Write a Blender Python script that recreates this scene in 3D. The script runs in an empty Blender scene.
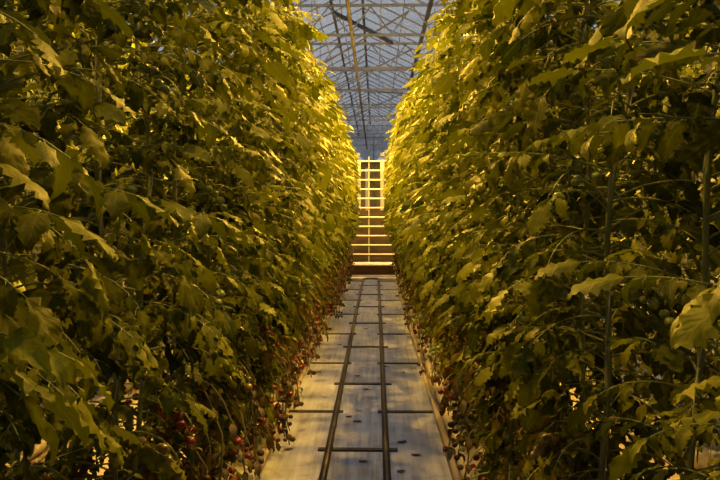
import bpy, math, random
import numpy as np
from mathutils import Vector, Matrix

random.seed(7); RNG = np.random.default_rng(11)
SC = bpy.context.scene
COL = SC.collection
PI = math.pi
CAM_X, CAM_H = 0.130, 1.742
ROW_NEAR, ROW_FAR = 0.80, 2.40         # row centre lines, measured from the middle of the walkway
HPS = (1.0, 0.53, 0.06)
LAMP_W = 1230.0
ROW_END = 20.7

# ------------------------------------------------------------------ helpers
def link(o, parent=None):
    COL.objects.link(o)
    if parent is not None: o.parent = parent
    return o

def mesh_np(name, V, F, mats, midx=None, uv=None, col=None, smooth=True):
    me = bpy.data.meshes.new(name)
    me.from_pydata([tuple(v) for v in V] if not isinstance(V, np.ndarray) else V.tolist(), [], F)
    for m in mats: me.materials.append(m)
    if midx is not None: me.polygons.foreach_set('material_index', np.asarray(midx, dtype=np.int32))
    if smooth: me.polygons.foreach_set('use_smooth', [True]*len(me.polygons))
    if uv is not None:
        lay = me.uv_layers.new(name='UVMap')
        li = np.empty(len(me.loops), dtype=np.int32); me.loops.foreach_get('vertex_index', li)
        lay.data.foreach_set('uv', np.asarray(uv, dtype=np.float32)[li].ravel())
    if col is not None:
        at = me.color_attributes.new('Vary', 'FLOAT_COLOR', 'POINT')
        at.data.foreach_set('color', np.asarray(col, dtype=np.float32).ravel())
    me.update()
    return me

class MB:
    """collects shapes for one mesh"""
    def __init__(s): s.V = []; s.F = []; s.M = []
    def add(s, V, F, m=0):
        b = len(s.V); s.V += [tuple(v) for v in V]; s.F += [tuple(i+b for i in f) for f in F]; s.M += [m]*len(F)
    def box(s, x0, x1, y0, y1, z0, z1, m=0):
        V = [(x, y, z) for z in (z0, z1) for y in (y0, y1) for x in (x0, x1)]
        s.add(V, [(0,2,3,1),(4,5,7,6),(0,1,5,4),(2,6,7,3),(0,4,6,2),(1,3,7,5)], m)
    def cbox(s, x0, x1, y0, y1, z0, z1, b, m=0):
        """box with its top edges chamfered by b"""
        V = [(x0,y0,z0),(x1,y0,z0),(x1,y1,z0),(x0,y1,z0),(x0,y0,z1-b),(x1,y0,z1-b),(x1,y1,z1-b),(x0,y1,z1-b),
             (x0+b,y0+b,z1),(x1-b,y0+b,z1),(x1-b,y1-b,z1),(x0+b,y1-b,z1)]
        F = [(3,2,1,0),(8,9,10,11)]
        for k in range(4):
            n = (k+1) % 4
            F += [(k,n,n+4,k+4),(k+4,n+4,n+8,k+8)]
        s.add(V, F, m)
    def tube(s, pts, r, n=8, m=0, cap=True):
        pts = [Vector(p) for p in pts]; N = len(pts)
        rr = r if hasattr(r, '__len__') else [r]*N
        V = []; F = []
        t0 = (pts[1]-pts[0]).normalized()
        ref = Vector((0,0,1)) if abs(t0.z) < 0.9 else Vector((1,0,0))
        for i, p in enumerate(pts):
            t = (pts[min(i+1,N-1)]-pts[max(i-1,0)]).normalized()
            u = t.cross(ref)
            if u.length < 1e-4: u = t.orthogonal()
            u.normalize(); w = u.cross(t)
            ref = w
            for k in range(n):
                a = 2*PI*k/n
                V.append(p + (u*math.cos(a) + w*math.sin(a))*rr[i])
        for i in range(N-1):
            for k in range(n):
                k2 = (k+1) % n
                F.append((i*n+k, i*n+k2, (i+1)*n+k2, (i+1)*n+k))
        if cap:
            F.append(tuple(range(n))[::-1]); F.append(tuple((N-1)*n+k for k in range(n)))
        s.add(V, F, m)
    def bar(s, a, b, w, h, m=0):
        """square-section bar from a to b"""
        a = Vector(a); b = Vector(b); t = (b-a).normalized()
        ref = Vector((0,0,1)) if abs(t.z) < 0.95 else Vector((0,1,0))
        u = t.cross(ref).normalized(); v = u.cross(t)
        V = [p + u*sx*w/2 + v*sy*h/2 for p in (a, b) for sx, sy in ((-1,-1),(1,-1),(1,1),(-1,1))]
        s.add(V, [(3,2,1,0),(4,5,6,7),(0,1,5,4),(1,2,6,5),(2,3,7,6),(3,0,4,7)], m)
    def mesh(s, name, mats, smooth=False):
        mats = mats if isinstance(mats, (list, tuple)) else [mats]
        return mesh_np(name, s.V, s.F, mats, s.M, smooth=smooth)
    def obj(s, name, mats, parent=None, smooth=False, loc=None):
        o = link(bpy.data.objects.new(name, s.mesh(name, mats, smooth)), parent)
        if loc: o.location = loc
        return o

def tag(o, label, cat, group=None):
    o['label'] = label; o['category'] = cat
    if group: o['group'] = group
    return o
def struct(o): o['kind'] = 'structure'; return o
def thing(name, label, cat, loc, group=None):
    o = link(bpy.data.objects.new(name, None)); o.location = loc; o.empty_display_size = 0.1
    return tag(o, label, cat, group)

ONES = ['zeroth','first','second','third','fourth','fifth','sixth','seventh','eighth','ninth','tenth','eleventh','twelfth',
        'thirteenth','fourteenth','fifteenth','sixteenth','seventeenth','eighteenth','nineteenth']
TENS = {20:('twentieth','twenty'),30:('thirtieth','thirty'),40:('fortieth','forty'),50:('fiftieth','fifty')}
def ordinal(n):
    if n < 20: return ONES[n]
    t = n//10*10
    return TENS[t][0] if n == t else TENS[t][1] + '-' + ONES[n-t]
def place_word(i, n, near='near', far='far'):
    """i counts from 0 at the camera end"""
    if i == 0: return 'at the very %s end' % near
    if i == n-1: return 'at the very %s end' % far
    if i < n/2: return '%s from the %s end' % (ordinal(i+1), near)
    return '%s from the %s end' % (ordinal(n-i), far)

# ------------------------------------------------------------------ materials
def new_mat(name):
    m = bpy.data.materials.new(name); m.use_nodes = True
    nt = m.node_tree; nt.nodes.clear()
    return m, nt, nt.nodes, nt.links
def nd(N, t, **k):
    n = N.new(t)
    for a, v in k.items(): setattr(n, a, v)
    return n
def ramp(N, pts):
    r = N.new('ShaderNodeValToRGB'); e = r.color_ramp.elements
    e[0].position, e[0].color = pts[0][0], (*pts[0][1], 1)
    e[1].position, e[1].color = pts[-1][0], (*pts[-1][1], 1)
    for p, c in pts[1:-1]:
        x = e.new(p); x.color = (*c, 1)
    return r
def surf_mat(name, c0, c1, scale=(6,6,6), rough=0.6, metal=0.0, spec=0.4, detail=4.0, bump=0.0, bump_scale=30.0, lo=0.35, hi=0.65):
    """two colours mixed by a noise, plus a fine bump"""
    m, nt, N, L = new_mat(name)
    tc = nd(N,'ShaderNodeTexCoord'); mp = nd(N,'ShaderNodeMapping'); mp.inputs['Scale'].default_value = scale
    L.new(tc.outputs['Object'], mp.inputs['Vector'])
    no = nd(N,'ShaderNodeTexNoise'); no.inputs['Scale'].default_value = 1.0; no.inputs['Detail'].default_value = detail
    L.new(mp.outputs[0], no.inputs['Vector'])
    r = ramp(N, [(lo, c0), (hi, c1)]); L.new(no.outputs['Fac'], r.inputs['Fac'])
    p = nd(N,'ShaderNodeBsdfPrincipled'); p.inputs['Roughness'].default_value = rough; p.inputs['Metallic'].default_value = metal
    p.inputs['Specular IOR Level'].default_value = spec
    L.new(r.outputs['Color'], p.inputs['Base Color'])
    if bump:
        n2 = nd(N,'ShaderNodeTexNoise'); n2.inputs['Scale'].default_value = bump_scale; n2.inputs['Detail'].default_value = 3
        L.new(tc.outputs['Object'], n2.inputs['Vector'])
        b = nd(N,'ShaderNodeBump'); b.inputs['Strength'].default_value = bump; b.inputs['Distance'].default_value = 0.02
        L.new(n2.outputs['Fac'], b.inputs['Height']); L.new(b.outputs[0], p.inputs['Normal'])
    o = nd(N,'ShaderNodeOutputMaterial'); L.new(p.outputs[0], o.inputs['Surface'])
    return m

def leaf_mat(name, dark, light, dry, trans, veins=True):
    m, nt, N, L = new_mat(name)
    at = nd(N,'ShaderNodeAttribute', attribute_name='Vary')
    sep = nd(N,'ShaderNodeSeparateColor'); L.new(at.outputs['Color'], sep.inputs[0])
    r = ramp(N, [(0.0, dark), (1.0, light)]); L.new(sep.outputs[0], r.inputs['Fac'])
    mx = nd(N,'ShaderNodeMix', data_type='RGBA'); L.new(sep.outputs[1], mx.inputs['Factor'])
    L.new(r.outputs[0], mx.inputs['A']); mx.inputs['B'].default_value = (*dry, 1)
    col = mx.outputs['Result']
    nrm = None
    if veins:
        uv = nd(N,'ShaderNodeUVMap'); su = nd(N,'ShaderNodeSeparateXYZ'); L.new(uv.outputs[0], su.inputs[0])
        ab = nd(N,'ShaderNodeMath', operation='ABSOLUTE'); L.new(su.outputs[1], ab.inputs[0])
        mid = nd(N,'ShaderNodeMapRange'); mid.inputs['From Min'].default_value = 0.0; mid.inputs['From Max'].default_value = 0.09
        mid.inputs['To Min'].default_value = 1.0; mid.inputs['To Max'].default_value = 0.0; L.new(ab.outputs[0], mid.inputs[0])
        # side veins: lines running outward and forward
        ma = nd(N,'ShaderNodeMath', operation='MULTIPLY_ADD'); L.new(ab.outputs[0], ma.inputs[0]); ma.inputs[1].default_value = -0.30
        L.new(su.outputs[0], ma.inputs[2])
        ms = nd(N,'ShaderNodeMath', operation='MULTIPLY'); ms.inputs[1].default_value = 7.0*2*PI; L.new(ma.outputs[0], ms.inputs[0])
        si = nd(N,'ShaderNodeMath', operation='COSINE'); L.new(ms.outputs[0], si.inputs[0])
        vs = nd(N,'ShaderNodeMapRange'); vs.inputs['From Min'].default_value = 0.86; vs.inputs['From Max'].default_value = 1.0
        vs.inputs['To Max'].default_value = 0.55; L.new(si.outputs[0], vs.inputs[0])
        mxv = nd(N,'ShaderNodeMath', operation='MAXIMUM'); L.new(mid.outputs[0], mxv.inputs[0]); L.new(vs.outputs[0], mxv.inputs[1])
        mv = nd(N,'ShaderNodeMath', operation='MULTIPLY'); L.new(mxv.outputs[0], mv.inputs[0]); mv.inputs[1].default_value = 0.34
        m2 = nd(N,'ShaderNodeMix', data_type='RGBA'); L.new(mv.outputs[0], m2.inputs['Factor']); L.new(col, m2.inputs['A'])
        m2.inputs['B'].default_value = (0.22, 0.24, 0.05, 1); col = m2.outputs['Result']
        sb = nd(N,'ShaderNodeMath', operation='MULTIPLY'); L.new(si.outputs[0], sb.inputs[0]); sb.inputs[1].default_value = -0.5
        bp = nd(N,'ShaderNodeBump'); bp.inputs['Strength'].default_value = 0.10; bp.inputs['Distance'].default_value = 0.006
        L.new(sb.outputs[0], bp.inputs['Height']); nrm = bp.outputs[0]
    p = nd(N,'ShaderNodeBsdfPrincipled'); p.inputs['Roughness'].default_value = 0.52; p.inputs['Specular IOR Level'].default_value = 0.06
    L.new(col, p.inputs['Base Color'])
    if nrm: L.new(nrm, p.inputs['Normal'])
    tr = nd(N,'ShaderNodeBsdfTranslucent')
    tm = nd(N,'ShaderNodeMix', data_type='RGBA', blend_type='MULTIPLY'); tm.inputs['Factor'].default_value = 1
    L.new(col, tm.inputs['A']); tm.inputs['B'].default_value = (0.98,1.10,0.4,1); L.new(tm.outputs['Result'], tr.inputs['Color'])
    ms_ = nd(N,'ShaderNodeMixShader'); ms_.inputs[0].default_value = trans
    L.new(p.outputs[0], ms_.inputs[1]); L.new(tr.outputs[0], ms_.inputs[2])
    o = nd(N,'ShaderNodeOutputMaterial'); L.new(ms_.outputs[0], o.inputs['Surface'])
    return m

def plain_emit(name, color, s):
    m, nt, N, L = new_mat(name)
    e = nd(N,'ShaderNodeEmission'); e.inputs[0].default_value = (*color, 1); e.inputs[1].default_value = s
    o = nd(N,'ShaderNodeOutputMaterial'); L.new(e.outputs[0], o.inputs['Surface']); return m

def pane_mat(name, diffuse_amt, tint=(0.86,0.92,0.96)):
    """old greenhouse glass: mostly clear, streaked with dirt and condensation"""
    m, nt, N, L = new_mat(name)
    tc = nd(N,'ShaderNodeTexCoord'); mp = nd(N,'ShaderNodeMapping'); mp.inputs['Scale'].default_value = (0.7, 3.2, 0.7)
    L.new(tc.outputs['Object'], mp.inputs[0])
    no = nd(N,'ShaderNodeTexNoise'); no.inputs['Scale'].default_value = 1.6; no.inputs['Detail'].default_value = 6; no.inputs['Roughness'].default_value = 0.65
    L.new(mp.outputs[0], no.inputs['Vector'])
    mr = nd(N,'ShaderNodeMapRange'); mr.inputs['From Min'].default_value = 0.35; mr.inputs['From Max'].default_value = 0.68
    mr.inputs['To Min'].default_value = diffuse_amt*0.1; mr.inputs['To Max'].default_value = diffuse_amt*2.2
    L.new(no.outputs['Fac'], mr.inputs[0])
    t = nd(N,'ShaderNodeBsdfTransparent'); t.inputs[0].default_value = (*tint, 1)
    d0 = nd(N,'ShaderNodeBsdfDiffuse'); d0.inputs[0].default_value = (0.5,0.5,0.5,1)
    d1 = nd(N,'ShaderNodeBsdfTranslucent'); d1.inputs[0].default_value = (0.62,0.60,0.57,1)
    d = nd(N,'ShaderNodeMixShader'); d.inputs[0].default_value = 0.6; L.new(d0.outputs[0], d.inputs[1]); L.new(d1.outputs[0], d.inputs[2])
    g = nd(N,'ShaderNodeBsdfGlossy'); g.inputs['Roughness'].default_value = 0.08
    bn = nd(N,'ShaderNodeBump'); bn.inputs['Strength'].default_value = 0.25; bn.inputs['Distance'].default_value = 0.05
    L.new(no.outputs['Fac'], bn.inputs['Height']); L.new(bn.outputs[0], g.inputs['Normal'])
    m1 = nd(N,'ShaderNodeMixShader'); L.new(mr.outputs[0], m1.inputs[0]); L.new(t.outputs[0], m1.inputs[1]); L.new(d.outputs[0], m1.inputs[2])
    m2 = nd(N,'ShaderNodeMixShader'); m2.inputs[0].default_value = 0.10; L.new(m1.outputs[0], m2.inputs[1]); L.new(g.outputs[0], m2.inputs[2])
    o = nd(N,'ShaderNodeOutputMaterial'); L.new(m2.outputs[0], o.inputs['Surface'])
    return m

M_LEAF  = leaf_mat('leaf_green', (0.022,0.032,0.002), (0.175,0.185,0.008), (0.12,0.070,0.024), 0.24, True)
M_LEAF_FAR = leaf_mat('leaf_green_plain', (0.022,0.032,0.002), (0.175,0.185,0.008), (0.12,0.070,0.024), 0.24, False)
M_STEM  = surf_mat('vine_stem', (0.15,0.19,0.055), (0.24,0.27,0.09), (30,30,9), 0.55, bump=0.2, bump_scale=90)
M_OLDSTEM = surf_mat('old_vine_stem', (0.10,0.085,0.035), (0.19,0.16,0.07), (30,30,9), 0.7)
M_RED   = surf_mat('ripe_tomato', (0.13,0.012,0.009), (0.21,0.028,0.011), (14,14,14), 0.22, spec=0.5)
M_ORNG  = surf_mat('turning_tomato', (0.22,0.12,0.03), (0.20,0.17,0.04), (14,14,14), 0.25, spec=0.5)
M_GRN   = surf_mat('green_tomato', (0.17,0.24,0.055), (0.25,0.31,0.08), (14,14,14), 0.28, spec=0.5)
M_STRING= surf_mat('twine', (0.42,0.40,0.34), (0.50,0.47,0.40), (40,40,80), 0.8)
M_BLOCK = surf_mat('root_block_film', (0.48,0.46,0.40), (0.62,0.60,0.54), (14,14,14), 0.6)
M_SLAB  = surf_mat('slab_film', (0.34,0.29,0.21), (0.48,0.43,0.34), (5,3,6), 0.42, bump=0.55, bump_scale=16)
M_FLOOR = surf_mat('ground_sheet', (0.15,0.12,0.08), (0.25,0.21,0.15), (1.6,1.2,1), 0.75, bump=0.35, bump_scale=9, detail=8)
M_RAIL  = surf_mat('rail_steel', (0.045,0.036,0.030), (0.10,0.075,0.055), (20,2,20), 0.42, metal=0.55, bump=0.1)
M_TIE   = surf_mat('rail_support_steel', (0.020,0.017,0.015), (0.045,0.036,0.028), (12,12,12), 0.6, metal=0.3)
M_HOSE  = surf_mat('hose_rubber', (0.24,0.19,0.13), (0.36,0.30,0.22), (9,1.5,9), 0.5)
M_STEEL = surf_mat('galvanised_steel', (0.36,0.365,0.38), (0.52,0.52,0.53), (3,3,3), 0.5, metal=0.0)
M_DARKST= surf_mat('weathered_steel', (0.09,0.09,0.10), (0.16,0.16,0.17), (3,3,3), 0.5, metal=0.3)
M_GUTTER= surf_mat('gutter_steel', (0.42,0.36,0.28), (0.55,0.48,0.38), (3,1,3), 0.5, metal=0.1)
M_WHITE = surf_mat('white_paint', (0.50,0.48,0.45), (0.62,0.60,0.57), (2,2,2), 0.4)
M_WOOD  = surf_mat('brown_board', (0.055,0.026,0.012), (0.10,0.048,0.022), (1.2,9,9), 0.6, detail=6)
M_BOARDWALL = surf_mat('dark_board', (0.018,0.011,0.009), (0.035,0.021,0.016), (1.2,9,2), 0.6, detail=6)
M_PALE  = surf_mat('pale_edge', (0.60,0.54,0.44), (0.72,0.66,0.56), (4,4,4), 0.5)
M_DARKWALL = surf_mat('dark_glazing', (0.016,0.013,0.013), (0.040,0.032,0.030), (0.6,0.6,0.5), 0.30, spec=0.5)
M_SIDEWALL = surf_mat('side_glazing', (0.014,0.015,0.014), (0.030,0.031,0.030), (0.6,0.6,0.5), 0.6, spec=0.15)
M_LAMPHOUSE = surf_mat('lamp_housing', (0.32,0.32,0.32), (0.42,0.42,0.42), (5,5,5), 0.4, metal=0.5)
M_REFL  = surf_mat('lamp_reflector', (0.75,0.75,0.74), (0.82,0.82,0.80), (5,5,5), 0.22, metal=0.9)
M_BULB  = plain_emit('lamp_bulb', (1.0, 0.66, 0.22), 14.0)
M_PANE  = pane_mat('roof_glass', 0.36)
M_DRYLEAF = surf_mat('withered_leaf', (0.045,0.035,0.012), (0.11,0.075,0.028), (30,30,30), 0.8)
M_SCRAP = surf_mat('dry_scrap', (0.030,0.016,0.009), (0.075,0.038,0.018), (30,30,30), 0.8)

# walkway boards: grey, streaked along their length, with dirty marks
def board_mat():
    m, nt, N, L = new_mat('walkway_board')
    tc = nd(N,'ShaderNodeTexCoord'); oi = nd(N,'ShaderNodeObjectInfo')
    off = nd(N,'ShaderNodeVectorMath', operation='SCALE'); off.inputs['Scale'].default_value = 37.0
    cx = nd(N,'ShaderNodeCombineXYZ'); L.new(oi.outputs['Random'], cx.inputs[0]); L.new(oi.outputs['Random'], cx.inputs[1])
    L.new(cx.outputs[0], off.inputs[0])
    ad = nd(N,'ShaderNodeVectorMath', operation='ADD'); L.new(tc.outputs['Object'], ad.inputs[0]); L.new(off.outputs[0], ad.inputs[1])
    mp = nd(N,'ShaderNodeMapping'); mp.inputs['Scale'].default_value = (24, 1.1, 1); L.new(ad.outputs[0], mp.inputs[0])
    n1 = nd(N,'ShaderNodeTexNoise'); n1.inputs['Scale'].default_value = 1; n1.inputs['Detail'].default_value = 6; L.new(mp.outputs[0], n1.inputs['Vector'])
    n2 = nd(N,'ShaderNodeTexNoise'); n2.inputs['Scale'].default_value = 3.2; n2.inputs['Detail'].default_value = 6; L.new(ad.outputs[0], n2.inputs['Vector'])
    mxf = nd(N,'ShaderNodeMath', operation='MULTIPLY_ADD'); L.new(n1.outputs['Fac'], mxf.inputs[0]); mxf.inputs[1].default_value = 0.55
    m2 = nd(N,'ShaderNodeMath', operation='MULTIPLY'); L.new(n2.outputs['Fac'], m2.inputs[0]); m2.inputs[1].default_value = 0.45; L.new(m2.outputs[0], mxf.inputs[2])
    r = ramp(N, [(0.30,(0.13,0.13,0.14)), (0.46,(0.285,0.30,0.35)), (0.66,(0.43,0.45,0.52))]); L.new(mxf.outputs[0], r.inputs[0])
    # darker stains along the board
    n3 = nd(N,'ShaderNodeTexNoise'); n3.inputs['Scale'].default_value = 7.0; n3.inputs['Detail'].default_value = 5
    L.new(ad.outputs[0], n3.inputs['Vector'])
    st = nd(N,'ShaderNodeMapRange'); st.inputs['From Min'].default_value = 0.60; st.inputs['From Max'].default_value = 0.75; st.inputs['To Max'].default_value = 0.85
    L.new(n3.outputs['Fac'], st.inputs[0])
    mx = nd(N,'ShaderNodeMix', data_type='RGBA'); L.new(st.outputs[0], mx.inputs['Factor']); L.new(r.outputs[0], mx.inputs['A']); mx.inputs['B'].default_value = (0.12,0.10,0.085,1)
    p = nd(N,'ShaderNodeBsdfPrincipled'); p.inputs['Roughness'].default_value = 0.55; L.new(mx.outputs['Result'], p.inputs['Base Color'])
    b = nd(N,'ShaderNodeBump'); b.inputs['Strength'].default_value = 0.35; b.inputs['Distance'].default_value = 0.01; L.new(n1.outputs['Fac'], b.inputs['Height']); L.new(b.outputs[0], p.inputs['Normal'])
    o = nd(N,'ShaderNodeOutputMaterial'); L.new(p.outputs[0], o.inputs['Surface'])
    return m
M_BOARD = board_mat()

# ------------------------------------------------------------------ setting: floor, walls, roof
WX, Y0, Y1 = 6.5, -3.0, 48.0
m = MB(); m.box(-WX, WX, Y0, Y1, -0.08, 0.0); struct(m.obj('floor', M_FLOOR))
GUT_H, RIDGE_H = 6.72, 7.50

def wall(name, x0, x1, y0, y1, along, solid=None):
    w = MB(); w.box(x0, x1, y0, y1, 0.0, solid or GUT_H)
    o = struct(w.obj(name, M_SIDEWALL if along == 'y' else M_DARKWALL))
    f = MB()
    if along == 'x':
        yy = y0 - 0.03 if y0 > 0 else y1 + 0.03
        n = int((x1-x0)/1.6)
        for i in range(n+1):
            x = x0 + (x1-x0)*i/n; f.box(x-0.025, x+0.025, yy-0.03, yy+0.03, 0.0, GUT_H)
        for z in (0.5, 2.4, 4.3, GUT_H-0.05): f.box(x0, x1, yy-0.025, yy+0.025, z-0.03, z+0.03)
    else:
        xx = x1 + 0.03 if x0 < 0 else x0 - 0.03
        n = int((y1-y0)/2.0)
        for i in range(n+1):
            y = y0 + (y1-y0)*i/n; f.box(xx-0.03, xx+0.03, y-0.025, y+0.025, 0.0, GUT_H)
        for z in (0.5, 2.4, 4.3, GUT_H-0.05): f.box(xx-0.025, xx+0.025, y0, y1, z-0.03, z+0.03)
    f.obj('glazing_bars', M_DARKST, o)
    if solid:
        g = MB(); g.box(x0,x1,y0+0.02,y0+0.03,solid,GUT_H+0.7); g.obj('upper_glass', M_PANE, o)
wall('wall_left', -WX-0.06, -WX, Y0, Y1, 'y')
wall('wall_right', WX, WX+0.06, Y0, Y1, 'y')
wall('wall_back', -WX, WX, Y1, Y1+0.06, 'x', 5.1)
wall('wall_front', -WX, WX, Y0-0.06, Y0, 'x')

SPAN = 3.25
gx = [-WX + SPAN*i for i in range(5)]                    # gutters at -6.5, -3.25, 0, 3.25, 6.5
GX_OFF = -1.85
gut = [g + GX_OFF + SPAN/2*0 for g in gx] + [gx[-1]+GX_OFF+SPAN]
panes = MB(); bars = MB(); ridges = MB(); gutters = MB()
def clipx(x): return max(-WX, min(WX, x))
def roof_z(x, g): 
    t = (x-g)/SPAN; return GUT_H + (RIDGE_H-GUT_H)*(1-abs(2*t-1))
for g in gut:
    for a, b in ((g, g+SPAN/2), (g+SPAN/2, g+SPAN)):
        a2, b2 = clipx(a), clipx(b)
        if b2-a2 < 0.01: continue
        za, zb = roof_z(a2, g), roof_z(b2, g)
        panes.add([(a2,Y0,za),(b2,Y0,zb),(b2,Y1,zb),(a2,Y1,za)], [(0,1,2,3)])
        y = Y0
        while y <= Y1:
            bars.bar((a2,y,za-0.02),(b2,y,zb-0.02), 0.035, 0.04); y += 1.0
        for q in (0.3, 0.65):
            zm = za+(zb-za)*q; xm = a2+(b2-a2)*q
            bars.bar((xm,Y0,zm-0.03),(xm,Y1,zm-0.03), 0.025, 0.025)
    rx = g+SPAN/2
    if -WX < rx < WX: ridges.bar((rx,Y0,RIDGE_H),(rx,Y1,RIDGE_H), 0.07, 0.08)
    if -WX <= g <= WX: gutters.bar((g,Y0,GUT_H-0.06),(g,Y1,GUT_H-0.06), 0.09, 0.10)
ceil = struct(panes.obj('ceiling', M_PANE))
bars.obj('glazing_bars', M_STEEL, ceil)
ridges.obj('ridge_beams', M_DARKST, ceil)
gutters.obj('rain_gutters', M_DARKST, ceil)

# ------------------------------------------------------------------ roof trusses and the long pipes under them
T_BOT, T_TOP = CAM_H+4.28, CAM_H+4.98
ty = [14.0+4.0*i for i in range(9)]
ty = [2.0, 6.0, 10.0] + ty
for i, y in enumerate(ty):
    t = thing('roof_truss', 'grey lattice truss across the roof, %s' % place_word(i, len(ty)), 'truss', (0, y, T_BOT), 'lattice trusses across the roof')
    h = T_TOP-T_BOT
    c = MB(); c.bar((-WX,0,0),(WX,0,0),0.06,0.06); c.obj('bottom_chord', M_STEEL, t)
    c = MB(); c.bar((-WX,0,h),(WX,0,h),0.06,0.06); c.obj('top_chord', M_STEEL, t)
    w = MB(); n = 13; step = 2*WX/n
    for k in range(n):
        x = -WX + k*step
        w.bar((x,0,0.03),(x+step/2,0,h-0.03),0.03,0.03); w.bar((x+step/2,0,h-0.03),(x+step,0,0.03),0.03,0.03)
    w.obj('web_bars', M_STEEL, t)
    for g in gut:
        if -WX < g < WX:
            p = MB(); p.bar((g,0,h),(g,0,GUT_H-T_BOT-0.1),0.07,0.07); p.obj('stub_post', M_DARKST, t)

def long_pipe(name, x, z, r, mat, label, cat, y0=Y0+0.02, y1=Y1-0.05, box=False):
    m = MB()
    if box: m.bar((0,y0,0),(0,y1,0),2*r,2*r*1.15)
    else: m.tube([(0,y0,0),(0,y1,0)], r, 10)
    o = m.obj(name, mat, smooth=not box, loc=(x,0,z)); return tag(o, label, cat)
long_pipe('roof_pipe', CAM_X-0.56, T_BOT-0.075, 0.042, M_GUTTER, 'long tan pipe hung under the roof trusses, running the length of the greenhouse', 'pipe')
long_pipe('roof_purlin', CAM_X-1.06, T_TOP+0.05, 0.03, M_DARKST, 'dark purlin lying along the top of the roof trusses', 'beam', box=True)
# diagonal wind braces between trusses
wind = [((-1.6,22.0,T_BOT),(0.9,18.0,T_TOP-0.15)), ((-0.9,18.0,T_TOP-0.15),(0.55,18.0+1.5,T_BOT+0.15)), ((-1.4,26.0,T_BOT),(1.2,22.0,T_TOP-0.15)), ((1.2,30.0,T_TOP-0.15),(-1.4,26.0,T_BOT+0.05)), ((-1.3,34.0,T_BOT),(1.2,30.0,T_TOP-0.15))]
wl = ['thin steel brace crossing from the second visible truss up to the nearer one',
      'thick dark brace slanting down to the right high under the roof glass',
      'thin steel brace rising to the right in the middle bay of roof',
      'thin steel brace falling to the left in the bay beyond the middle',
      'thin steel brace in the far roof bay near the gable']
for k, (a, b) in enumerate(wind):
    m = MB(); th = 0.075 if k == 1 else 0.035
    va = Vector(a); vb = Vector(b); m.bar((0,0,0), vb-va, th, th)
    tag(m.obj('wind_brace', M_DARKST if k in (1,3) else M_STEEL, loc=a), wl[k], 'brace', 'wind braces under the roof')

# ------------------------------------------------------------------ walkway
STEP = 2.13
def panel_mesh(w, l):
    m = MB(); m.cbox(-w/2, w/2, -l/2, l/2, 0.0, 0.030, 0.005); return m.mesh('walkway_panel', M_BOARD)
mid_me = panel_mesh(0.405, STEP-0.030); side_me = panel_mesh(0.405, STEP-0.026)
PT = 0.030
mids = [5.40 + STEP*(k+0.5) for k in range(-4, 7)]
mids = [y for y in mids if y + STEP/2 < 20.0 + 0.6]
for i, y in enumerate(mids):
    o = link(bpy.data.objects.new('walkway_panel', mid_me)); o.location = (0, y, 0)
    tag(o, 'grey weathered walkway panel between the two rails, %s' % place_word(i, len(mids)), 'panel', 'walkway panels between the rails')
sides = [6.46 + STEP*(k+0.5) for k in range(-5, 6)]
for s, wd in ((-1,'left'), (1,'right')):
    for i, y in enumerate(sides):
        o = link(bpy.data.objects.new('walkway_panel', side_me)); o.location = (s*0.428, y, 0)
        tag(o, 'grey weathered walkway panel outside the %s rail, %s' % (wd, place_word(i, len(sides))), 'panel', 'walkway panels outside the %s rail' % wd)

# rails: two pipes joined by a bend at the far end, carried on cross supports
tr = thing('pipe_rail_track', 'dark steel pipe rail track running down the middle of the walkway', 'rail track', (0,0,0))
RZ, RR, RX = PT+0.052, 0.0245, 0.2035
RY1 = 19.35
for s in (-1,1):
    m = MB(); m.tube([(s*RX,-2.6,RZ),(s*RX,8,RZ),(s*RX,RY1,RZ)], RR, 12); m.obj('rail', M_RAIL, tr, smooth=True)
m = MB(); m.tube([(RX*math.cos(a), RY1+RX*math.sin(a), RZ) for a in [PI*i/14 for i in range(15)]], RR, 12); m.obj('end_bend', M_RAIL, tr, smooth=True)
sup = MB(); sup.cbox(-0.29,0.29,-0.028,0.028,PT,PT+0.014,0.003)
for s in (-1,1): sup.cbox(s*RX-0.022,s*RX+0.022,-0.022,0.022,PT+0.012,PT+0.032,0.004)
sup_me = sup.mesh('cross_support', M_TIE)
for k in range(-3, 7):
    o = link(bpy.data.objects.new('cross_support', sup_me), tr); o.location = (0, 5.40+STEP*k, 0)
for s in (-1,1):   # short feet where the side panels meet
    f = MB(); f.cbox(min(s*0.15,s*0.625),max(s*0.15,s*0.625),-0.028,0.028,PT+0.001,PT+0.012,0.003); f.cbox(s*RX-0.022,s*RX+0.022,-0.022,0.022,PT+0.010,PT+0.032,0.004); fme = f.mesh('outer_support', M_TIE)
    for k in range(-3, 7):
        o = link(bpy.data.objects.new('outer_support', fme), tr); o.location = (0, 6.46+STEP*k, 0)

for s, wd in ((-1,'left'),(1,'right')):
    m = MB(); pts = []
    y = -2.8
    while y < 19.9:
        pts.append((0.008*math.sin(y*1.3+s), y, 0)); y += 0.4
    m.tube(pts, 0.024, 10)
    tag(m.obj('drain_hose', M_HOSE, smooth=True, loc=(s*0.657,0,0.026)), 'tan drain hose lying along the %s edge of the walkway' % wd, 'hose')

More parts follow.
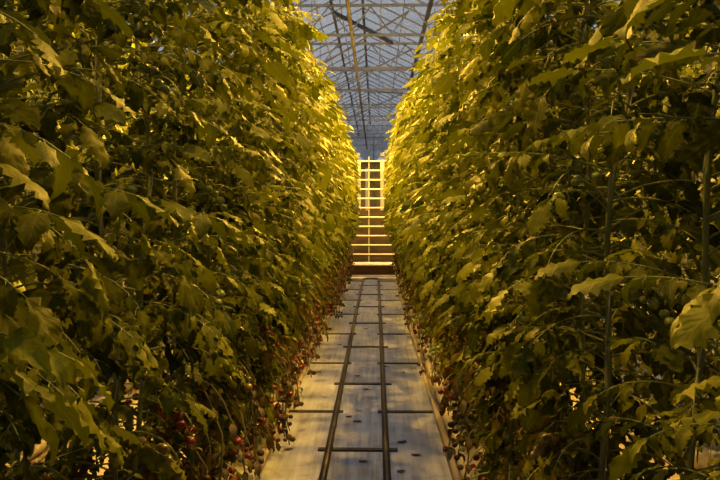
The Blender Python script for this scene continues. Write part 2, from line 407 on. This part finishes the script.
# ------------------------------------------------------------------ far end of the aisle
sill = MB(); sill.cbox(-1.5,1.5,-0.16,0.16,0,0.05,0.01); tag(sill.obj('concrete_sill', M_PALE, loc=(0,20.25,0)), 'low pale sill across the far end of the walkway', 'sill')
t = thing('wooden_platform', 'low brown wooden platform with pale edge strips at the far end of aisle', 'platform', (0,21.2,0))
m = MB(); m.box(-2.2,2.2,-0.35,0.6,0.02,0.33); m.obj('front_board', M_WOOD, t)
m = MB(); m.cbox(-2.2,2.2,-0.40,0.65,0.33,0.37,0.008); m.obj('top_edge', M_PALE, t)
m = MB(); m.cbox(-2.2,2.2,-0.41,-0.355,0.02,0.075,0.008); m.obj('bottom_edge', M_PALE, t)
rk = thing('heating_pipe_rack', 'tall rack of pale horizontal heating pipes beyond the far end of aisle', 'pipe rack', (0,24.0,0))
for k in range(11):
    h = 0.484 + 0.2976*k
    m = MB(); m.tube([(-2.4,0,0),(2.4,0,0)], 0.024, 12)
    o = m.obj('heating_pipe', M_WHITE, rk, smooth=True); o.location = (0,0,h)
bw = MB(); bw.cbox(-2.6,2.6,-0.04,0.04,0,1.90,0.01); tag(bw.obj('board_wall', M_BOARDWALL, loc=(0,24.55,0)), 'dark brown board wall standing behind the lower heating pipes', 'partition')
for x in (-2.2, 2.2):
    m = MB(); m.box(x-0.04,x+0.04,0.035,0.10,0,3.7); m.obj('post', M_STEEL, rk)
m = MB(); m.box(-0.10,-0.08,0.032,0.045,0,3.6); m.obj('centre_stay', M_STEEL, rk)

for i, (x, y, w) in enumerate(((-0.62,33.7,0.14), (0.42,33.7,0.17), (-0.32,37.8,0.15))):  # added posts standing in for streaked lamp reflections in the far glass
    c = thing('steel_column', ['pale steel column glowing behind the pipe rack, under the lamp on its left side', 'broad pale steel column behind the pipe rack, under the middle lamp', 'dim pale steel column standing farthest behind the pipe rack'][i], 'column', (x,y,0), 'columns behind the pipe rack')
    m = MB(); m.cbox(-w/2,w/2,-w/2,w/2,0.01,4.10,0.004); m.obj('shaft', M_WHITE, c)
    m = MB(); m.cbox(-w/2-0.05,w/2+0.05,-w/2-0.05,w/2+0.05,0,0.02,0.004); m.obj('base_plate', M_STEEL, c)

# ------------------------------------------------------------------ grow lamps
def lamp_parts():
    h = MB(); h.cbox(-0.09,0.09,-0.20,0.20,0.10,0.26,0.02); house = h.mesh('housing', M_LAMPHOUSE)
    r = MB()
    V = [(-0.09,-0.14,0.10),(0.09,-0.14,0.10),(0.09,0.14,0.10),(-0.09,0.14,0.10),(-0.25,-0.22,-0.06),(0.25,-0.22,-0.06),(0.25,0.22,-0.06),(-0.25,0.22,-0.06)]
    r.add(V, [(0,1,5,4),(1,2,6,5),(2,3,7,6),(3,0,4,7)])
    refl = r.mesh('reflector', M_REFL)
    b = MB(); b.tube([(0,-0.12,0.01),(0,-0.10,0.01),(0,0.10,0.01),(0,0.12,0.01)], [0.012,0.028,0.028,0.012], 12); bulb = b.mesh('bulb', M_BULB, True)
    return house, refl, bulb
LP = lamp_parts()
def grow_lamp(x, y, z, label, power, group, top):
    t = thing('grow_lamp', label, 'lamp', (x,y,z), group)
    for n, me in zip(('housing','reflector','bulb'), LP): link(bpy.data.objects.new(n, me), t)
    m = MB(); m.tube([(0,0,0.26),(0,0,top-z)], 0.008, 6); m.obj('hanger_rod', M_DARKST, t)
    ld = bpy.data.lights.new('sodium_glow', 'POINT'); ld.energy = power; ld.color = HPS; ld.shadow_soft_size = 0.05
    l = link(bpy.data.objects.new('sodium_glow', ld), t); l.location = (0,0,-0.040)
LAMP_H = 4.95
LAMP_X = 1.45
for s, wd in ((-1,'left'),(1,'right')):
    ys = [2.0 + 2.6*i for i in range(8)]
    if s > 0: ys = [y+0.7 for y in ys]
    for i, y in enumerate(ys):
        grow_lamp(s*(1.15 if y < 9.5 else 1.36 if s < 0 else 1.55), y, LAMP_H, 'lit sodium lamp hung high above the %s plant row, %s' % (wd, place_word(i, len(ys))), LAMP_W*float(np.interp(y, [0,3,6,10], [0.18,0.41,0.72,1.45])), 'grow lamps above the %s row' % wd, GUT_H)
for i, (x, y) in enumerate(((-0.66,33.2),(0.42,33.2),(1.05,33.2))):
    grow_lamp(x, y, 4.22, ['leftmost','middle','rightmost'][i] + ' of three lit sodium lamps hanging behind the pipe rack', 36.0, 'grow lamps behind the pipe rack', T_BOT)

# ------------------------------------------------------------------ tomato plants
def norm(v): return v/ (np.linalg.norm(v)+1e-9)

class Fol:
    def __init__(s): s.V=[]; s.F=[]; s.M=[]; s.U=[]; s.C=[]; s.n=0
    def add(s, V, F, U, c, mi):
        s.V.append(V); s.F += (F + s.n).tolist(); s.M += [mi]*len(F); s.U.append(U)
        s.C.append(np.tile(np.array([c[0],c[1],0,1.0]), (len(V),1))); s.n += len(V)
    def mesh(s, name, mats):
        return mesh_np(name, np.vstack(s.V), s.F, mats, s.M, np.vstack(s.U), np.vstack(s.C))

def grid_faces(nu, nv):
    i = np.arange(nu-1)[:,None]*nv + np.arange(nv-1)[None,:]
    i = i.ravel(); return np.stack([i, i+1, i+nv+1, i+nv], 1)
GF = {}
def leaflet(f, base, d, nrm, L, W, droop, fold, hi, c, lobes):
    """one leaflet blade: lobed oval, folded on its midrib and bent down"""
    nu, cols = (13, np.array([-1,-0.55,0,0.55,1.0])) if hi else (5, np.array([-1,0,1.0]))
    key = (nu, len(cols))
    if key not in GF: GF[key] = grid_faces(nu, len(cols))
    u = np.linspace(0,1,nu)
    w = np.sin(PI*np.clip(u,0,1)**0.72)**0.85
    w[0] = 0.03; w[-1] = 0.0
    if hi:
        saw = np.where(np.arange(nu) % 2 == 1, 1.16, 0.80)
        saw[0] = saw[-1] = 1; w = w*(saw*lobes + (1-lobes))
    w = w*W/2
    # bend along the length
    ang = -droop*u**1.3
    du = L/(nu-1)
    x = np.concatenate([[0], np.cumsum(np.cos((ang[1:]+ang[:-1])/2)*du)])
    z = np.concatenate([[0], np.cumsum(np.sin((ang[1:]+ang[:-1])/2)*du)])
    wob = RNG.normal(0, 0.11, (nu, len(cols)))*W if hi else 0
    Y = w[:,None]*cols[None,:]*math.cos(fold)
    Zl = np.abs(w[:,None]*cols[None,:])*math.sin(fold)*(1 if hi else 1)
    if hi: Zl = Zl + wob*np.abs(cols)[None,:]*0.55
    # blade droops sideways a little toward the rim
    Zl = Zl - 0.35*(w[:,None]*cols[None,:])**2/(W/2+1e-6)
    X = x[:,None] + (-np.sin(ang))[:,None]*Zl*0.6 + (0.10*L*np.abs(cols)[None,:]*np.sin(PI*u)[:,None] if hi else 0)
    Z = z[:,None] + np.cos(ang)[:,None]*Zl
    sd = np.cross(nrm, d)
    V = base[None,:] + X.reshape(-1,1)*d[None,:] + Y.reshape(-1,1)*sd[None,:] + Z.reshape(-1,1)*nrm[None,:]
    U = np.stack([np.repeat(u, len(cols)), np.tile(cols, nu)], 1)
    f.add(V, GF[key], U, c, 0)

def ribbon_tube(f, P, r, k, c, mi):
    P = np.asarray(P); n = len(P)
    T = np.gradient(P, axis=0); T /= np.linalg.norm(T,axis=1)[:,None]+1e-9
    ref = np.array([0.3,0.2,1.0]); A = np.cross(T, ref); A /= np.linalg.norm(A,axis=1)[:,None]+1e-9
    B = np.cross(A, T)
    a = 2*PI*np.arange(k)/k
    rr = np.linspace(r, r*0.45, n)[:,None,None]
    V = (P[:,None,:] + rr*(np.cos(a)[None,:,None]*A[:,None,:] + np.sin(a)[None,:,None]*B[:,None,:])).reshape(-1,3)
    F = []
    for i in range(n-1):
        for j in range(k): F.append((i*k+j, i*k+(j+1)%k, (i+1)*k+(j+1)%k, (i+1)*k+j))
    f.add(V, np.array(F), np.zeros((len(V),2)), c, mi)

def leaf(f, base, az, Lr, pitch0, pitch1, size, hi, dry):
    """a compound tomato leaf: arching stalk, pairs of leaflets and a terminal one"""
    n = 9 if hi else 5
    s = np.linspace(0,1,n); pit = pitch0 + (pitch1-pitch0)*s**1.1
    azs = az + RNG.normal(0,0.30)*s
    dx = np.cos(pit)*Lr/(n-1)
    step = np.stack([dx*np.cos(azs), dx*np.sin(azs), np.sin(pit)*Lr/(n-1)], 1)
    P = base[None,:] + np.concatenate([np.zeros((1,3)), np.cumsum(step[:-1],0)])
    T = step/np.linalg.norm(step,axis=1)[:,None]
    shade = float(np.clip(RNG.normal(0.45,0.22),0,1))
    ribbon_tube(f, P, 0.0036, 5 if hi else 3, (0.5, dry), 1)
    def at(t):
        q = t*(n-1); i = min(int(q), n-2); w = q-i
        return P[i]*(1-w)+P[i+1]*w, norm(T[i]*(1-w)+T[i+1]*w)
    up = np.array([0,0,1.0])
    spots = [(0.36,0.62),(0.54,0.88),(0.71,1.0),(0.87,0.86)]
    small = [(0.45,0.34),(0.63,0.38),(0.79,0.34)] if hi else [(0.45,0.5),(0.62,0.5)]
    for t, sz in spots+small:
        p, tg = at(t)
        side = norm(np.cross(up, tg))
        for sg in (-1,1):
            if RNG.random() < 0.06: continue
            a = RNG.uniform(0.85,1.25)
            d = norm(tg*math.cos(a) + side*sg*math.sin(a) + np.array([0,0,-RNG.uniform(-0.10,0.50)]))
            nn = norm(up*0.9 + RNG.normal(0,0.35,3)); nn = norm(nn - np.dot(nn,d)*d)
            L = (0.084 if hi else 0.074)*size*sz*float(RNG.choice([0.75,1.0,1.2]))*RNG.uniform(0.85,1.2)
            st = 0.014 if sz > 0.5 else 0.004
            if hi and sz > 0.5: ribbon_tube(f, np.stack([p, p+d*(st+0.004)]), 0.0018, 3, (0.5,dry), 1)
            leaflet(f, p+d*st, d, nn, L, L*RNG.uniform(0.42,0.58), RNG.uniform(0.4,1.6), RNG.uniform(-0.05,0.75), hi,
                    (np.clip(shade+RNG.normal(0,0.10),0,1), dry), RNG.uniform(0.6,1.0))
    p, tg = at(0.999); d = tg; nn = norm(up + RNG.normal(0,0.3,3)); nn = norm(nn-np.dot(nn,d)*d)
    L = 0.115*size*RNG.uniform(0.9,1.2)
    leaflet(f, p, d, nn, L, L*0.62, RNG.uniform(0.3,0.9), RNG.uniform(0,0.5), hi, (np.clip(shade+RNG.normal(0,0.1),0,1), dry), 1.0)

TOPH = 3.52
def stem_curve(ph):
    z = np.linspace(0.10, TOPH, 34)
    return np.stack([0.030*np.sin(z*2.3+ph)+0.012*np.sin(z*7+ph*2), 0.045*np.sin(z*1.7+ph*1.7)+0.01*np.sin(z*9+ph), z],1)

def plant_meshes(idx, hi, open_=False, bushy=False):
    ph = idx*1.37
    S = stem_curve(ph)
    st = MB(); st.tube(S.tolist(), np.linspace(0.0105,0.0065,len(S)).tolist(), 8 if hi else 5)
    # swellings at the nodes and cut leaf stubs on the low bare part
    if hi:
        for z in np.arange(0.3, 0.95, 0.11):
            q = np.array([np.interp(z,S[:,2],S[:,0]), np.interp(z,S[:,2],S[:,1]), z]); a = RNG.uniform(0,2*PI)
            st.tube([q.tolist(), (q+np.array([0.02*math.cos(a),0.02*math.sin(a),0.008])).tolist()], [0.005,0.003], 5)
    stem_me = st.mesh('stem', [M_STEM], True)
    f = Fol()
    z = 0.22 if bushy else 0.50; az = RNG.uniform(0,2*PI)
    while z < TOPH-0.02:
        dens = (1.12 if hi else 1.3) if z > 1.2 else 0.8
        for rep in range(2 if RNG.random() < (0.85 if hi else 0.60) else 1):
            az += 2.4 + RNG.normal(0,0.4)
            a = az % (2*PI)
            # pull the direction toward the aisles (plus or minus x)
            if RNG.random() < 0.72:
                a = (0 if math.cos(a) > 0 else PI) + RNG.normal(0,0.55)
            if open_ and 1.35 < z < 2.75 and math.cos(a) > 0.1 and RNG.random() < 0.75: continue
            b = np.array([np.interp(z,S[:,2],S[:,0]), np.interp(z,S[:,2],S[:,1]), z+RNG.uniform(-0.02,0.02)])
            tip = np.clip((TOPH-z)/0.35, 0.62, 1)
            cosx = abs(math.cos(a))
            L = (0.27+0.12*cosx)*RNG.uniform(0.85,1.15)*tip
            if not bushy and math.cos(a) > -0.15: L *= float(np.interp(z, [0.5,1.0,1.5], [0.24,0.46,1.0]))
            p0 = RNG.uniform(0.1,0.75); p1 = RNG.uniform(-1.25,-0.10) if z > 1.0 else RNG.uniform(-1.5,-0.7)
            leaf(f, b, a, L, p0, p1, RNG.uniform(0.85,1.25)*(0.7+0.3*tip), hi, 0.0 if z > 1.0 or RNG.random() < 0.7 else RNG.uniform(0.2,0.6))
        z += RNG.uniform(0.040,0.062)/dens
    # low leaves on the side away from the walkway
    if not bushy:
        for k in range(9):
            zz = RNG.uniform(0.22,1.0); b = np.array([np.interp(zz,S[:,2],S[:,0]), np.interp(zz,S[:,2],S[:,1]), zz])
            leaf(f, b, PI + RNG.normal(0,0.7), RNG.uniform(0.26,0.38), RNG.uniform(0.0,0.6), RNG.uniform(-1.3,-0.5), RNG.uniform(0.9,1.2), hi, 0.0 if RNG.random() < 0.6 else RNG.uniform(0.2,0.6))
    # a few withered leaves hanging low
    for k in range(14):
        zz = RNG.uniform(0.30,1.05); b = np.array([np.interp(zz,S[:,2],S[:,0]), np.interp(zz,S[:,2],S[:,1]), zz])
        a = (0 if RNG.random() < 0.5 else PI) + RNG.normal(0,0.8)
        leaf(f, b, a, RNG.uniform(0.12,0.24), RNG.uniform(-0.4,0.4), RNG.uniform(-1.5,-1.2), RNG.uniform(0.5,0.8), hi, RNG.uniform(0.45,1.0))
    fol_me = f.mesh('foliage', [M_LEAF if hi else M_LEAF_FAR, M_STEM])
    g = MB(); g.tube([(S[0][0],S[0][1],0.16)]+[(S[i][0]+0.012*math.cos(i*1.1),S[i][1]+0.012*math.sin(i*1.1),S[i][2]) for i in range(3,len(S),1)]+[(S[-1][0],S[-1][1],3.60)], 0.0022, 4)
    str_me = g.mesh('support_string', [M_STRING])
    return dict(stem=stem_me, foliage=fol_me, support_string=str_me, curve=S)

blk = MB(); blk.cbox(-0.05,0.05,-0.05,0.05,0.085,0.165,0.008); BLOCK = blk.mesh('root_block', M_BLOCK)

# fruit
def tomato_geo(r, nu=12, nv=9):
    V=[]; F=[]
    for j in range(nv+1):
        t = PI*j/nv
        rad = math.sin(t)*r*(1.06); z = math.cos(t)*r*0.90 - r*0.12*math.exp(-(t/0.45)**2)
        for i in range(nu):
            a = 2*PI*i/nu; k = 1+0.03*math.cos(5*a)*math.exp(-((t-0.6)/0.6)**2)
            V.append((rad*k*math.cos(a), rad*k*math.sin(a), z))
    for j in range(nv):
        for i in range(nu): F.append((j*nu+i,(j+1)*nu+i,(j+1)*nu+(i+1)%nu,j*nu+(i+1)%nu))
    return V, F
def calyx_geo(r):
    V=[(0,0,r*0.80)]; F=[]
    for k in range(5):
        a = 2*PI*k/5
        b = len(V)
        V += [(0.22*r*math.cos(a-0.5),0.22*r*math.sin(a-0.5),r*0.83),(0.85*r*math.cos(a),0.85*r*math.sin(a),r*0.80),(0.22*r*math.cos(a+0.5),0.22*r*math.sin(a+0.5),r*0.83),(0.5*r*math.cos(a),0.5*r*math.sin(a),r*0.90)]
        F += [(0,b,b+3),(0,b+3,b+2),(b,b+1,b+3),(b+3,b+1,b+2)]
    return V, F
def tomato_mesh(mat):
    m = MB(); V,F = tomato_geo(0.030); m.add(V,F,0); V,F = calyx_geo(0.030); m.add(V,F,1)
    return m.mesh('tomato', [mat, M_STEM], True)
TOM = {'red':tomato_mesh(M_RED), 'orange':tomato_mesh(M_ORNG), 'green':tomato_mesh(M_GRN)}
TSPOT = []
for k in range(6):
    s = 0.30 + 0.14*k
    TSPOT.append((s, (-1)**k))
def peduncle_pts(n=8):
    P=[]
    for i in range(n+1):
        t=i/n; ang = 0.35-1.75*t
        P.append(ang)
    pts=[(0,0,0)]
    for a in P[:-1]: pts.append((pts[-1][0]+math.cos(a)*0.26/n,0,pts[-1][2]+math.sin(a)*0.26/n))
    return pts
PED = peduncle_pts()
def ped_at(t):
    q=min(t,0.999)*(len(PED)-1); i=int(q); w=q-i
    return Vector(PED[i])*(1-w)+Vector(PED[i+1])*w
pm = MB(); pm.tube(PED, [0.0035]*5+[0.003]*4, 6)
for t,sg in TSPOT:
    a = ped_at(min(t,0.99)); pm.tube([a, a+Vector((0.0,0.018*sg,-0.004)), a+Vector((0,0.026*sg,-0.016))], 0.0018, 5)
PED_ME = pm.mesh('fruit_truss', [M_STEM], True)
def whole_truss(mat):
    m = MB(); m.V=list(pm.V); m.F=list(pm.F); m.M=[1]*len(pm.F)
    for t,sg in TSPOT:
        a = ped_at(min(t,0.99))+Vector((0,0.026*sg,-0.043))
        V,F = tomato_geo(0.021,8,6); m.add([Vector(v)+a for v in V],F,0)
    return m.mesh('fruit_truss',[mat,M_STEM],True)
WHOLE = {'red':whole_truss(M_RED),'orange':whole_truss(M_ORNG),'green':whole_truss(M_GRN)}

def strand_mesh(seed):
    rs = np.random.default_rng(seed); m = MB()
    L = rs.uniform(0.55,0.80); n = 12
    P = []
    for i in range(n+1):
        t = i/n
        P.append((0.24*min(1,t*3.0)**0.8 + 0.02*math.sin(t*9+seed), 0.03*math.sin(t*6+seed*2), 0.05*math.sin(min(1,t*3)*PI) - L*max(0,t-0.12)))
    m.tube(P, [0.0045]*(n+1), 5, 1)
    for k in range(8):
        t = rs.uniform(0.40,1.0); q = Vector(P[min(n,int(t*n))])
        a = rs.uniform(0,2*PI); d = Vector((math.cos(a)*0.035, math.sin(a)*0.035, -0.022))
        m.tube([q, q+d*0.7], 0.0016, 4, 1)
        V,F = tomato_geo(rs.uniform(0.013,0.022), 8, 6); m.add([Vector(v)+q+d for v in V], F, 0 if rs.random() < 0.10 else 2)
    for k in range(9):
        t = rs.uniform(0.30,1.0); q = Vector(P[min(n,int(t*n))]); a = rs.uniform(0,2*PI); l = rs.uniform(0.04,0.09)
        d = Vector((math.cos(a)*0.5, math.sin(a)*0.5, -0.85)); sd = Vector((-math.sin(a), math.cos(a), 0.0)); nn = d.cross(sd)
        V = []; F = []
        for i in range(5):
            u = i/4; w = math.sin(PI*(0.06+0.94*u))**0.8*l*0.26
            for c in (-1,0,1): V.append(q + d*(l*u) + sd*(c*w*(1-0.4*u)) + nn*(0.35*w*abs(c) + 0.02*math.sin(3*u)))
        for i in range(4):
            for c in (0,1): F.append((i*3+c,i*3+c+1,i*3+c+4,i*3+c+3))
        m.add(V,F,3)
    return m.mesh('hanging_strand', [M_RED, M_OLDSTEM, M_SCRAP, M_DRYLEAF], True)
STR = [strand_mesh(3+i) for i in range(5)]
HI  = [plant_meshes(i, True) for i in range(7)]
HIO = plant_meshes(7, True, True)
LO  = [plant_meshes(20+i, False) for i in range(6)]
BUSH = [plant_meshes(30+i, False, False, True) for i in range(3)]

def add_truss(root, S, zz, az, kind, detail):
    loc = (float(np.interp(zz,S[:,2],S[:,0])), float(np.interp(zz,S[:,2],S[:,1])), zz)
    o = link(bpy.data.objects.new('fruit_truss', PED_ME if detail else WHOLE[kind]), root)
    o.location = loc; o.rotation_euler = (0,0,az); 
    if detail:
        for t, sg in TSPOT:
            a = ped_at(min(t,0.99)) + Vector((0,0.026*sg,-0.043))
            b = link(bpy.data.objects.new('tomato', TOM[kind]), o); b.location = a
            b.rotation_euler = (random.uniform(-.3,.3), random.uniform(-.3,.3), random.uniform(0,6)); sc = random.uniform(0.45,0.72)
            b.scale = (sc,sc,sc)

LEAN = {-1:(0.020,0.010), 1:(0.065,0.0)}
def tomato_plant(x, y, face, var, label, group, detail, far_row=False, strands=0, strand_az=0.0):
    """face 0: its +x side is turned to the right, PI: to the left"""
    r = thing('tomato_plant', label, 'tomato plant', (x,y,0), group)
    r.rotation_euler = (0,0,face + random.uniform(-0.18,0.18))
    if not far_row:
        sd = -1 if x < 0 else 1; ln = sd*float(np.interp(y, [4,10], LEAN[sd]))
        q = Matrix.Rotation(ln, 4, 'Y') @ Matrix.Rotation(r.rotation_euler.z, 4, 'Z'); r.rotation_euler = q.to_euler()
    zsc = random.uniform(0.97,1.03)
    for k in ('stem','foliage','support_string'):
        o = link(bpy.data.objects.new(k, var[k]), r)
        if k != 'support_string': o.scale = (1,1,zsc)
    link(bpy.data.objects.new('root_block', BLOCK), r)
    S = var['curve']*np.array([1,1,zsc])
    if strands:
        for j in range(strands):
            zz = random.uniform(0.80,1.05)
            o = link(bpy.data.objects.new('hanging_strand', random.choice(STR)), r)
            o.location = (float(np.interp(zz,S[:,2],S[:,0])), float(np.interp(zz,S[:,2],S[:,1])), zz); o.rotation_euler = (0,0,strand_az - r.rotation_euler.z + random.uniform(-.6,.6))
    if not far_row:
        nt = 5 if detail and y > 2 else 0 if detail else 3
        zs = [0.50,1.05,1.5,1.85,2.3] if detail else [0.55,1.15,1.45]
        for j in range(nt):
            zz = zs[j] + random.uniform(-.06,.06)
            kind = 'red' if zz < 0.75 else ('orange' if zz < 1.1 and random.random() < 0.5 else ('red' if zz < 1.1 else 'green'))
            if x > 0 and kind == 'red' and random.random() < 0.65: kind = 'green'
            add_truss(r, S, zz, random.choice((0,0,PI)) + random.uniform(-.7,.7), kind, detail)
    return r

def row_positions(y_anchor, step, y_min, y_max):
    y = y_anchor
    while y - step > y_min: y -= step
    out = []
    while y < y_max: out.append(y); y += step
    return out

for s, wd in ((-1,'left'),(1,'right')):
    ys = row_positions(2.87 if s < 0 else 1.57, 0.42 if s < 0 else 0.40, 1.05, ROW_END-0.1)
    op = {2.87} if s < 0 else {1.57, 1.97}
    for i, y in enumerate(ys):
        near = y < 6.2
        var = random.choice(HI) if near else random.choice(LO)
        extra = ''
        face = 0 if s < 0 else PI              # +x side towards the walkway
        if any(abs(y-q) < 0.01 for q in op): var = HIO; extra = ' with bare stem'
        lab = 'tomato plant%s beside the %s edge of walkway, %s' % (extra, wd, place_word(i, len(ys)))
        tomato_plant((-0.71 if s < 0 else ROW_NEAR) + s*(0.10 if y < 2.2 else 0) + random.uniform(-.05,.05), y, face, var, lab, 'tomato plants lining the walkway, %s side' % wd, y < 4.6, False, (random.choice((1,1,2)) if s < 0 else random.choice((0,0,1))), 0 if s < 0 else PI)
    ys2 = row_positions(1.3, 0.46, 0.9, ROW_END-0.1)
    for i, y in enumerate(ys2):
        tomato_plant(s*ROW_FAR + random.uniform(-.05,.05), y, random.choice((0,PI)), random.choice(BUSH),
                     'tomato plant in the second row back, %s side, %s' % (wd, place_word(i, len(ys2))), 'tomato plants in the second row, %s side' % wd, False, True)

# substrate slabs the plants stand on
def slab_mesh():
    m = MB(); n = 16; ring = 12; V=[]; F=[]
    for i in range(n+1):
        y = -0.5+i/n; e = 1-0.55*abs(2*i/n-1)**8
        for k in range(ring):
            a = 2*PI*k/ring; cx = math.copysign(abs(math.cos(a))**0.55, math.cos(a)); cz = math.copysign(abs(math.sin(a))**0.55, math.sin(a))
            w = 1+0.05*math.sin(i*2.1+k*1.7)
            V.append((0.11*cx*e*w, y, 0.0445 + 0.0435*cz*e*(1+0.06*math.sin(i*1.3+k))))
    for i in range(n):
        for k in range(ring): F.append((i*ring+k,i*ring+(k+1)%ring,(i+1)*ring+(k+1)%ring,(i+1)*ring+k))
    F.append(tuple(range(ring))); F.append(tuple(n*ring+k for k in range(ring))[::-1])
    m.add(V,F); return m.mesh('growing_slab', M_SLAB, True)
SL = slab_mesh()
for s, wd in ((-1,'left'),(1,'right')):
    for rx, rn in ((ROW_NEAR,'plant row beside the walkway'),(ROW_FAR,'second plant row back')):
        ys = [0.9+1.04*i for i in range(19)]
        for i, y in enumerate(ys):
            o = link(bpy.data.objects.new('growing_slab', SL)); o.location = (s*rx, y, 0.004)
            tag(o, 'pale growing slab, %s %s, %s' % (wd, rn, place_word(i, len(ys))), 'growing slab', 'growing slabs under the %s %s' % (wd, rn))
        m = MB(); m.tube([(0,0.2,0),(0,ROW_END+0.2,0)], 0.004, 5)
        tag(m.obj('crop_wire', M_DARKST, loc=(s*rx,0,3.60)), 'thin steel crop wire above the %s %s' % (wd, rn), 'wire')

# scraps fallen on the walkway
sc_pts = [(-0.06,7.9,'small dark scrap on the middle panel between the rails'),(0.03,7.3,'leaf scrap lying just past a cross support'),(-0.1,6.3,'cluster scrap left of centre between rails'),
          (-0.02,6.15,'small dry crumb between the rails'),(0.05,5.15,'dry leaf bit just in front of a near cross support'),(0.33,5.6,'dry bit on the panel right of the rails'),
          (0.42,5.3,'small bent scrap on the panel right of the rails'),(0.30,4.95,'flat dark ring-shaped scrap near the right rail'),(-0.5,5.4,'small red-brown speck on the panel left of the rails'),
          (0.25,8.4,'dark crumb beside the right rail'),(0.42,8.1,'brown crumb on the right panel'),(-0.35,9.8,'dark scrap on the left panel mid aisle'),(-0.02,11.2,'little crumb between rails mid aisle'),(-0.48,8.1,'dark curled scrap beside the left hose')]
sx, sy = [-1,1], None
for k, (x, y, lab) in enumerate(sc_pts):
    m = MB(); n = 7; V=[(0,0,0.012)]; F=[]
    for i in range(n):
        a = 2*PI*i/n; r = random.uniform(0.016,0.032)
        V.append((r*1.4*math.cos(a), r*math.sin(a), random.uniform(0.001,0.012)))
    for i in range(n): F.append((0,1+i,1+(i+1)%n))
    F.append(tuple(range(1,n+1))[::-1])
    m.add(V,F)
    tag(m.obj('dry_scrap', M_SCRAP, loc=(x,y,PT)), lab, 'scrap', 'dry scraps fallen on the walkway')

# ------------------------------------------------------------------ sky
w = bpy.data.worlds.new('dusk_sky'); SC.world = w; w.use_nodes = True
nt = w.node_tree; N = nt.nodes; L = nt.links; N.clear()
tc = nd(N,'ShaderNodeTexCoord'); sp = nd(N,'ShaderNodeSeparateXYZ'); L.new(tc.outputs['Generated'], sp.inputs[0])
rp = ramp(N, [(0.0,(0.02,0.02,0.022)), (0.02,(0.24,0.25,0.275)), (0.30,(0.31,0.325,0.355)), (0.80,(0.40,0.43,0.50)), (0.90,(1.0,1.1,1.35)), (1.0,(5.4,5.9,6.9))]); L.new(sp.outputs[2], rp.inputs[0])
no = nd(N,'ShaderNodeTexNoise'); no.inputs['Scale'].default_value = 5; no.inputs['Detail'].default_value = 4
mpw = nd(N,'ShaderNodeMapping'); mpw.inputs['Scale'].default_value = (1,1,3); L.new(tc.outputs['Generated'], mpw.inputs[0]); L.new(mpw.outputs[0], no.inputs['Vector'])
mr = nd(N,'ShaderNodeMapRange'); mr.inputs['From Min'].default_value = 0.3; mr.inputs['From Max'].default_value = 0.7; mr.inputs['To Min'].default_value = 0.7; mr.inputs['To Max'].default_value = 1.35
L.new(no.outputs['Fac'], mr.inputs[0])
mul = nd(N,'ShaderNodeMix', data_type='RGBA', blend_type='MULTIPLY'); mul.inputs['Factor'].default_value = 1
L.new(rp.outputs[0], mul.inputs['A']); L.new(mr.outputs[0], mul.inputs['B'])
bg = nd(N,'ShaderNodeBackground'); bg.inputs['Strength'].default_value = 1.0; L.new(mul.outputs['Result'], bg.inputs[0])
o = nd(N,'ShaderNodeOutputWorld'); L.new(bg.outputs[0], o.inputs['Surface'])

# ------------------------------------------------------------------ camera
cd = bpy.data.cameras.new('camera'); cd.sensor_width = 36; cd.lens = 37.5; cd.clip_start = 0.05; cd.clip_end = 200
cam = link(bpy.data.objects.new('camera', cd)); cam.location = (CAM_X, 0, CAM_H)
cam.rotation_euler = (PI/2 - math.atan(25/750), 0, math.atan(15.8/750))
SC.camera = cam
SC.view_settings.view_transform = 'Standard'; SC.view_settings.look = 'None'; SC.view_settings.gamma = 1.0
SC.view_settings.use_curve_mapping = False
SC.view_settings.exposure = 0.0
SC.cycles.max_bounces = 8; SC.cycles.transparent_max_bounces = 12
